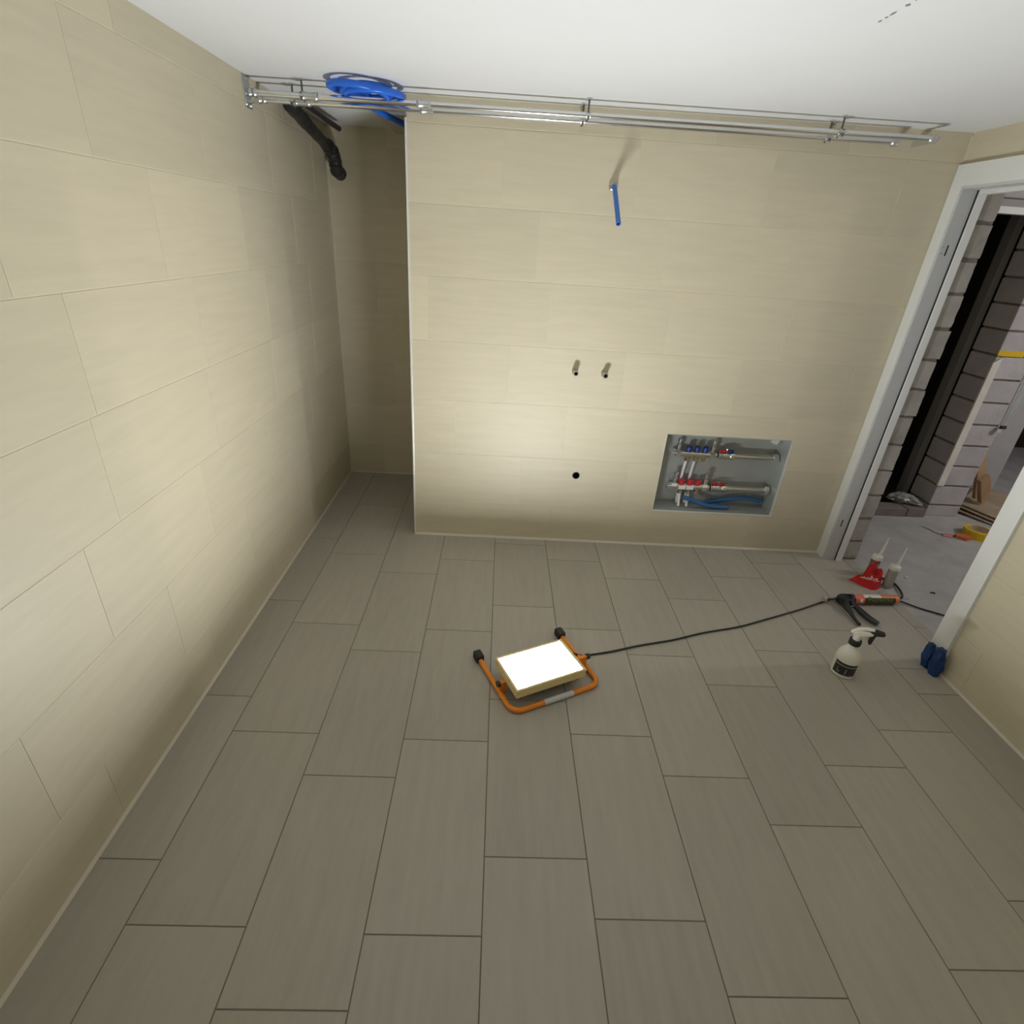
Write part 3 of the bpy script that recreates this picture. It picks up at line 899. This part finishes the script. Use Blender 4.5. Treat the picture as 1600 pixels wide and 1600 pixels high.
tag(MB().tube(smooth_path([(1.125, 2.86, 0.300), (1.16, 2.85, 0.296), (1.24, 2.848, 0.268), (1.31, 2.848, 0.258), (1.40, 2.85, 0.256)], 6), 0.0135, 12)
    .build('blue_conduit', CYAN_PIPE, smooth=True), 'blue conduit running down in front of the white pipes', 'conduit', 'blue conduits')
tag(MB().tube(smooth_path([(1.28, 2.90, 0.257), (1.34, 2.90, 0.271), (1.43, 2.898, 0.291), (1.53, 2.898, 0.295), (1.622, 2.90, 0.282)], 6), 0.0135, 12)
    .build('blue_conduit', CYAN_PIPE, smooth=True), 'blue conduit arching to the right side of the cabinet', 'conduit', 'blue conduits')

# ------------------------------------------------------------------ work light on the floor
LA = math.radians(25.2)
wl_ = thing('work_light', 'glowing floodlight with orange tube stand lying face up on the floor', 'work light', (0.22, 1.66, 0), LA)
# housing and glass
MB().box((-0.160, -0.120, 0.056), (0.150, 0.078, 0.088)).build('housing', LAMP_BODY, wl_, bevel=0.006)
MB().rects(-0.160, 0.150, -0.120, 0.078, [(-0.151, 0.137, -0.111, 0.068)], 0.086, 0.0955, lambda u, v, w: (u, v, w)).build('frame', LAMP_BODY, wl_)
MB().box((-0.151, -0.111, 0.0885), (0.137, 0.068, 0.0935)).build('glass_panel', LAMP_GLASS, wl_)
for k in range(9):
    MB().box((-0.13 + 0.032 * k, -0.10, 0.030), (-0.126 + 0.032 * k, 0.06, 0.057)).build('cooling_fin', BLACK_PLASTIC, wl_)
# stand: u-shaped orange tube with grip and feet
R_ = 0.0105
zt = 0.0125
path = [(-0.183, 0.175, zt), (-0.182, 0.0, zt), (-0.181, -0.09, zt)]
arc = [(-0.181 + 0.045 - 0.045 * math.cos(a), -0.093 - 0.045 * math.sin(a), zt) for a in [PI / 2 * k / 6 for k in range(7)]]
path += arc + [(-0.04, -0.138, zt)]
MB().tube(path, R_, 14).build('stand_tube', ORANGE, wl_, smooth=True)
MB().tube([(-0.045, -0.138, zt), (0.085, -0.138, zt)], 0.0118, 14).build('grip', GREY_PAINT, wl_, smooth=True)
arc = [(0.215 - 0.045 + 0.045 * math.sin(a), -0.093 - 0.045 * math.cos(a), zt) for a in [PI / 2 * k / 6 for k in range(7)]]
MB().tube([(0.08, -0.138, zt)] + arc + [(0.216, 0.0, zt), (0.216, 0.175, zt)], R_, 14).build('stand_tube', ORANGE, wl_, smooth=True)
for u in (-0.183, 0.216):
    MB().box((u - 0.017, 0.165, 0.0), (u + 0.017, 0.212, 0.036)).build('foot', RUBBER, wl_, bevel=0.005)
for s, u0, u1 in ((-1, -0.183, -0.158), (1, 0.148, 0.216)):
    MB().box((min(u0, u1), -0.03, 0.010), (max(u0, u1), -0.012, 0.064)).build('side_bracket', ORANGE, wl_, bevel=0.002)
    MB().cyl((u0 - 0.012, -0.021, 0.056) if s < 0 else (u1 + 0.0, -0.021, 0.056), (u0, -0.021, 0.056) if s < 0 else (u1 + 0.014, -0.021, 0.056), 0.013, 14).build('knob', BLACK_PLASTIC, wl_, smooth=True)

# power cable from the lamp through the door
cab = smooth_path([(0.372, 1.765, 0.046), (0.40, 1.785, 0.02), (0.44, 1.80, 0.0045), (0.55, 1.828, 0.0055), (0.696, 1.878, 0.0055), (0.86, 1.925, 0.0055), (1.025, 1.986, 0.0055), (1.21, 2.040, 0.0055), (1.39, 2.114, 0.0055),
                   (1.58, 2.195, 0.0055), (1.70, 2.252, 0.0055), (1.80, 2.30, 0.0055), (1.90, 2.335, 0.0055), (1.98, 2.345, 0.0055), (2.12, 2.345, 0.0055), (2.20, 2.31, 0.0055), (2.27, 2.262, 0.002), (2.345, 2.219, 0.002),
                   (2.5, 2.13, 0.002), (2.8, 2.0, 0.002), (3.3, 1.8, 0.002)], 7)
tag(MB().tube(cab, 0.0042, 8).build('power_cable', RUBBER, smooth=True), 'thin black cable from the work light out through the door', 'cable')
tag(MB().tube(smooth_path([(2.235, 2.545, 0.0035), (2.278, 2.50, 0.0035), (2.268, 2.43, 0.0065), (2.245, 2.37, 0.0065), (2.215, 2.335, 0.0065)], 7), 0.0055, 8)
    .build('cable_loop', RUBBER, smooth=True), 'short black cable loop beside the upright cartridges', 'cable')

# ------------------------------------------------------------------ cartridges
for k, (x, y, h, lab) in enumerate(((2.186, 2.566, 0.136, 'upright white capped cartridge standing behind the red cloth'),
                                    (2.220, 2.463, 0.136, 'upright white capped cartridge with dark stripe beside the red cloth'))):
    zb = 0.0 if x < 2.188 else 0.0
    t = thing('sealant_cartridge', lab, 'cartridge', (x, y, zb), 0.0, 'upright cartridges')
    MB().lathe([(0, 0.0), (0.0235, 0.0), (0.0245, 0.003), (0.0245, h - 0.016), (0, h - 0.016)], seg=28).build('tube', CART_BODY if k else CART_BROWN, t, smooth=True)
    MB().lathe([(0.0255, h - 0.024), (0.0275, h - 0.023), (0.0275, h - 0.004), (0.025, h), (0.011, h + 0.003), (0.009, h + 0.008), (0, h + 0.008)], seg=28).build('cap', CART_WHITE, t, smooth=True)
    MB().lathe([(0.010, h + 0.002), (0.0085, h + 0.02), (0.0035, h + 0.112), (0, h + 0.113)], axis=(0.10, 0.02, 1), seg=16).build('nozzle', CART_WHITE, t, smooth=True)
    if k:
        MB().lathe([(0.0249, 0.006), (0.0252, 0.006), (0.0252, h - 0.026), (0.0249, h - 0.026)], seg=4, a0=-0.75, a1=-0.40).build('dark_stripe', LABEL_BLACK, t)  # narrow black stripe up the side of the tube
    else:
        MB().lathe([(0.0247, 0.02), (0.0250, 0.02), (0.0250, h - 0.045), (0.0247, h - 0.045)], seg=20, a0=-2.8, a1=0.4).build('label', CART_BODY, t)

# ------------------------------------------------------------------ red cloth with white lettering
CX, CY = 2.128, 2.475
outline = [(2.030, 2.512), (2.050, 2.485), (2.078, 2.447), (2.102, 2.420), (2.125, 2.418), (2.155, 2.434), (2.178, 2.455), (2.185, 2.485),
           (2.182, 2.516), (2.156, 2.532), (2.115, 2.528), (2.085, 2.520), (2.055, 2.522)]
mb = MB()
NR = 12
rings = []


def cloth_z(x, y, f):
    hump = 0.080 * math.exp(-(((x - 2.128) / 0.026) ** 4 + ((y - 2.508) / 0.030) ** 2)) + 0.072 * math.exp(-(((x - 2.166) / 0.022) ** 2 + ((y - 2.490) / 0.036) ** 2))
    ridge = 0.026 * math.exp(-((y - 2.470 + (x - 2.10) * 0.3) / 0.045) ** 2) * min(1, max(0, (x - 2.03) / 0.05))
    hump += 0.030 * math.exp(-(((x - 2.149) / 0.014) ** 2 + ((y - 2.518) / 0.012) ** 2))
    dent = -0.040 * math.exp(-(((x - 2.152) / 0.014) ** 2 + ((y - 2.484) / 0.016) ** 2))
    edge = min(1, (1 - f) * 4.0)
    n = 0.006 * noise.noise((x * 40, y * 40, 0)) + 0.003 * noise.noise((x * 95, y * 95, 4))
    return 0.0015 + edge * (0.020 + hump + ridge + dent + n)


def dense(poly, n=4):
    P = [Vector((p[0], p[1], 0)) for p in poly]
    P = smooth_path(P + [P[0]], n)[:-1]
    return [(p.x, p.y) for p in P]


ol = dense(outline)
for r in range(NR):
    f = 1 - r / NR
    rings.append([mb.bm.verts.new((CX + (x - CX) * f, CY + (y - CY) * f, cloth_z(CX + (x - CX) * f, CY + (y - CY) * f, f))) for x, y in ol])
tip = mb.bm.verts.new((CX, CY, cloth_z(CX, CY, 0)))
base = [mb.bm.verts.new((x, y, 0.0003)) for x, y in ol]
n = len(ol)
for k in range(n):
    j = (k + 1) % n
    mb.bm.faces.new((base[k], base[j], rings[0][j], rings[0][k]))
    for r in range(NR - 1):
        mb.bm.faces.new((rings[r][k], rings[r][j], rings[r + 1][j], rings[r + 1][k]))
    mb.bm.faces.new((rings[-1][k], rings[-1][j], tip))
mb.bm.faces.new(base[::-1])
rc = tag(mb.build('red_cloth', RED_CLOTH, smooth=True), 'crumpled red cloth cap with white script lettering on the floor', 'cloth')


def stroke(pts, r):
    out = []
    for x, y in pts:
        f = max(abs(x - CX) / 0.1, abs(y - CY) / 0.06) * 0.6
        out.append((x, y, cloth_z(x, y, min(f, 0.65)) + 0.0015))
    return out


ORI = Vector((2.062, 2.470))
EU = Vector((0.92, -0.36)).normalized()
EV = Vector((0.36, 0.92)).normalized()
for s in ([(0, 0.004), (0.006, 0.020), (0.010, 0.006), (0.016, 0.021), (0.020, 0.004)], [(0.024, 0.004), (0.026, 0.016)], [(0.031, 0.004), (0.033, 0.022)],
          [(0.036, 0.014), (0.040, 0.004), (0.044, 0.014), (0.047, 0.004), (0.051, 0.015)], [(0.044, 0.012), (0.050, 0.030), (0.052, 0.016), (0.058, 0.018)],
          [(0.056, 0.006), (0.060, 0.014), (0.064, 0.005), (0.066, 0.013)], [(0.070, 0.004), (0.071, 0.020), (0.076, 0.012), (0.073, 0.009), (0.078, 0.004)],
          [(0.010, -0.002), (0.035, -0.005), (0.065, -0.004), (0.085, -0.002)]):
    P = [ORI + EU * (a * 1.05) + EV * (b * 0.6) for a, b in s]
    P3 = smooth_path([Vector(p) for p in stroke([(p.x, p.y) for p in P], 1)], 4)
    P3 = [Vector((p.x, p.y, cloth_z(p.x, p.y, 0.4) + 0.0008)) for p in P3]
    MB().tube(P3, 0.0017, 6).build('lettering', WHITE_PRINT, rc, smooth=True)

# ------------------------------------------------------------------ caulking gun
cg = thing('caulking_gun', 'black caulking gun lying on the floor with an orange cartridge', 'caulking gun', (1.90, 2.282, 0.0), 0.055)
zc = 0.0275
MB().lathe([(0, 0.0), (0.0245, 0.0), (0.0245, 0.245), (0.021, 0.252), (0.010, 0.256), (0.008, 0.264), (0, 0.264)], (0.005, 0, zc), (1, 0, 0), 28).build('cartridge', CART_ORANGE, cg, smooth=True)


def wrap(x0, x1, a0, a1, m, name, r=0.0249):
    """patch on the cartridge; angle 0 is straight up, positive towards the viewer"""
    mb = MB()
    k = 12
    A = []
    for i in range(k + 1):
        a = a0 + (a1 - a0) * i / k
        A.append([mb.bm.verts.new((x, -math.sin(a) * rr, zc + math.cos(a) * rr)) for x, rr in ((x0, r), (x1, r), (x1, r - 0.0012), (x0, r - 0.0012))])
    for i in range(k):
        for j in range(4):
            q = (j + 1) % 4
            mb.bm.faces.new((A[i][j], A[i][q], A[i + 1][q], A[i + 1][j]))
    mb.bm.faces.new(A[0])
    mb.bm.faces.new(A[-1][::-1])
    return mb.build(name, m, cg, smooth=True)


wrap(0.008, 0.060, -1.2, 2.6, CART_RED, 'label_end')
wrap(0.060, 0.155, -1.4, 0.62, CART_WHITE, 'label_white')
wrap(0.062, 0.232, 0.62, 2.5, CART_GREEN, 'label_dark')
wrap(0.034, 0.050, 0.9, 1.6, CART_WHITE, 'label_mark', 0.0254)
for k in range(9):
    x = 0.082 + 0.0155 * k
    wrap(x, x + 0.0035, 0.85, 1.5, PRINT_GREEN, 'print_mark', 0.0253)
    wrap(x, x + 0.010, (0.85, 1.15, 1.42)[k % 3], (0.97, 1.27, 1.54)[k % 3], PRINT_GREEN, 'print_mark', 0.0253)
MB().tube([(0.085, -0.006, zc + 0.0249), (0.088, -0.012, zc + 0.0228), (0.082, -0.0135, zc + 0.022), (0.096, -0.014, zc + 0.0215)], 0.0012, 6).build('print_mark', LABEL_BLACK, cg)
# body, rod, handles
MB().lathe([(0, -0.012), (0.027, -0.012), (0.0275, -0.008), (0.0275, 0.006), (0.0255, 0.008)], (0.002, 0, zc), (1, 0, 0), 24).build('end_cup', BLACK_PLASTIC, cg, smooth=True)
MB().prism([(-0.076, 0.012), (-0.050, 0.026), (-0.008, 0.026), (-0.006, -0.026), (-0.020, -0.040), (-0.050, -0.036), (-0.070, -0.016)], 0.008, 0.046).build('body', BLACK_PLASTIC, cg, bevel=0.005)
MB().cyl((-0.145, 0, zc), (-0.06, 0, zc), 0.004, 10).build('rod', BLACK_PLASTIC, cg, smooth=True)
MB().lathe([(0, -0.008), (0.014, -0.008), (0.016, -0.003), (0.016, 0.006), (0.011, 0.010), (0, 0.010)], (-0.147, 0, zc), (1, 0, 0), 18).build('knob', CART_BODY, cg, smooth=True)
h1 = smooth_path([(-0.020, -0.015, 0.028), (-0.012, -0.05, 0.024), (-0.003, -0.10, 0.018), (0.006, -0.150, 0.016), (0.022, -0.188, 0.016)], 4)
MB().tube(h1, [0.0115 + 0.0035 * math.sin(i / len(h1) * PI) for i in range(len(h1))], 12).build('handle', BLACK_PLASTIC, cg, smooth=True)
h2 = smooth_path([(-0.045, -0.022, 0.030), (-0.062, -0.06, 0.026), (-0.066, -0.10, 0.019), (-0.072, -0.145, 0.013), (-0.074, -0.188, 0.011)], 4)
MB().tube(h2, [0.0130 - 0.0030 * i / len(h2) + 0.003 * math.sin(i / len(h2) * 2 * PI) for i in range(len(h2))], 12).build('trigger', BLACK_PLASTIC, cg, smooth=True)
MB().cyl((-0.062, -0.060, 0.024), (-0.012, -0.060, 0.024), 0.005, 8).build('link_pin', SCREW, cg)
MB().cyl((-0.035, -0.005, 0.040), (-0.035, -0.005, 0.047), 0.010, 12).build('release_lever', BLACK_PLASTIC, cg, smooth=True)
MB().tube(smooth_path([(0.262, 0.0, zc), (0.29, 0.004, 0.024), (0.318, 0.006, 0.026), (0.335, 0.010, 0.030)], 4), 0.0022, 6).build('pierce_pin', SCREW, cg, smooth=True)

# ------------------------------------------------------------------ spray bottle
sb = thing('spray_bottle', 'white spray bottle with black label and black trigger on the floor', 'spray bottle', (1.562, 1.762, 0.0))
MB().lathe([(0, 0.0), (0.041, 0.0), (0.046, 0.004), (0.0475, 0.012), (0.0475, 0.086), (0.0455, 0.100), (0.040, 0.116), (0.030, 0.132), (0.021, 0.143), (0.017, 0.152), (0.016, 0.166), (0, 0.166)], seg=36).build('bottle', BOTTLE, sb, smooth=True)
# label on the side turned to the viewer
a_c = math.atan2(-1.762, -1.562) + 0.18
mb = MB()


def bandpatch(name, m, z0, z1, a0, a1, r=0.0480, slope=0.0):
    mb = MB()
    k = max(2, int(abs(a1 - a0) * 12))
    A = []
    for i in range(k + 1):
        a = a0 + (a1 - a0) * i / k
        A.append([mb.bm.verts.new((rr * math.cos(a), rr * math.sin(a), z)) for z, rr in ((z0, r), (z1, r), (z1, r - 0.001), (z0, r - 0.001))])
    for i in range(k):
        for j in range(4):
            q = (j + 1) % 4
            mb.bm.faces.new((A[i][j], A[i][q], A[i + 1][q], A[i + 1][j]))
    mb.bm.faces.new(A[0])
    mb.bm.faces.new(A[-1][::-1])
    return mb.build(name, m, sb, smooth=True)


bandpatch('label', LABEL_BLACK, 0.018, 0.078, a_c - 1.0, a_c + 1.0)
bandpatch('label_rule', LABEL_GREY, 0.062, 0.067, a_c - 0.95, a_c + 0.95, 0.0483)
for (da, w, z0, z1) in ((-0.62, 0.05, 0.028, 0.050), (-0.55, 0.10, 0.028, 0.032), (-0.44, 0.05, 0.026, 0.034), (0.02, 0.10, 0.046, 0.050), (0.09, 0.05, 0.038, 0.050),
                        (0.02, 0.10, 0.036, 0.040), (0.08, 0.05, 0.026, 0.038), (0.0, 0.1, 0.024, 0.028), (0.5, 0.08, 0.024, 0.027)):
    bandpatch('label_mark', LABEL_GREY, z0, z1, a_c + da, a_c + da + w, 0.0483)
MB().lathe([(0.016, 0.158), (0.0225, 0.158), (0.0235, 0.162), (0.0235, 0.180), (0.020, 0.184), (0.0, 0.184)], seg=24).build('collar', RUBBER, sb, smooth=True)
MB().lathe([(0.015, 0.184), (0.0155, 0.205), (0.013, 0.214), (0, 0.214)], seg=20).build('neck', BOTTLE, sb, smooth=True)
Mh = Matrix.Rotation(-0.55, 4, 'Z') @ Matrix.Rotation(PI / 2, 4, 'X')
MB().prism([(-0.022, 0.212), (-0.016, 0.206), (0.012, 0.206), (0.048, 0.226), (0.050, 0.238), (0.030, 0.240), (-0.004, 0.231)], -0.0115, 0.0115, Mh).build('head', BOTTLE, sb, bevel=0.004)
MB().prism([(-0.030, 0.213), (-0.024, 0.209), (-0.002, 0.230), (0.024, 0.244), (0.048, 0.249), (0.047, 0.256), (0.020, 0.252), (-0.010, 0.238)], -0.009, 0.009, Mh).build('hood', BOTTLE, sb, bevel=0.003)
MB().prism([(0.034, 0.235), (0.052, 0.256), (0.082, 0.254), (0.088, 0.246), (0.084, 0.238), (0.058, 0.230), (0.040, 0.228)], -0.010, 0.010, Mh).build('nozzle', RUBBER, sb, bevel=0.004)
MB().prism([(0.038, 0.232), (0.060, 0.232), (0.056, 0.205), (0.054, 0.182), (0.045, 0.180), (0.039, 0.195), (0.040, 0.212)], -0.007, 0.007, Mh).build('trigger', RUBBER, sb, bevel=0.003)

# ------------------------------------------------------------------ blue wrap around the foot of the door frame
bwr = thing('blue_wrap', 'bunched blue plastic wrap around the foot of the right door casing', 'plastic wrap', (1.985, 1.81, 0.0))
for k, (dy, h, ry, rx) in enumerate(((0.026, 0.112, 0.025, 0.018), (-0.026, 0.128, 0.028, 0.022))):
    mb = MB()
    rr = []
    nz_, na = 16, 22
    for i in range(nz_ + 1):
        f = i / nz_
        prof = 0.78 + 0.24 * math.sin(PI * min(1, f * 1.1)) - 0.22 * max(0, f - 0.85) / 0.15 + (0.12 if i == nz_ else 0)
        ring = []
        for j in range(na):
            a = 2 * PI * j / na
            n = 1 + 0.28 * noise.noise((math.cos(a) * 2.2 + k * 5, math.sin(a) * 2.2, f * 4)) + 0.10 * math.sin(a * 5 + f * 3)
            ring.append(mb.bm.verts.new((rx * math.cos(a) * prof * n - 0.006, dy + ry * math.sin(a) * prof * n - 0.012 * (1 - f), 0.001 + f * h + 0.012 * noise.noise((a, f * 3, k)) * f)))
        rr.append(ring)
    for i in range(nz_):
        for j in range(na):
            mb.bm.faces.new((rr[i][j], rr[i][(j + 1) % na], rr[i + 1][(j + 1) % na], rr[i + 1][j]))
    mb.bm.faces.new(rr[0][::-1])
    mb.bm.faces.new(rr[-1])
    mb.build('fold', BLUE_WRAP, bwr, smooth=True)
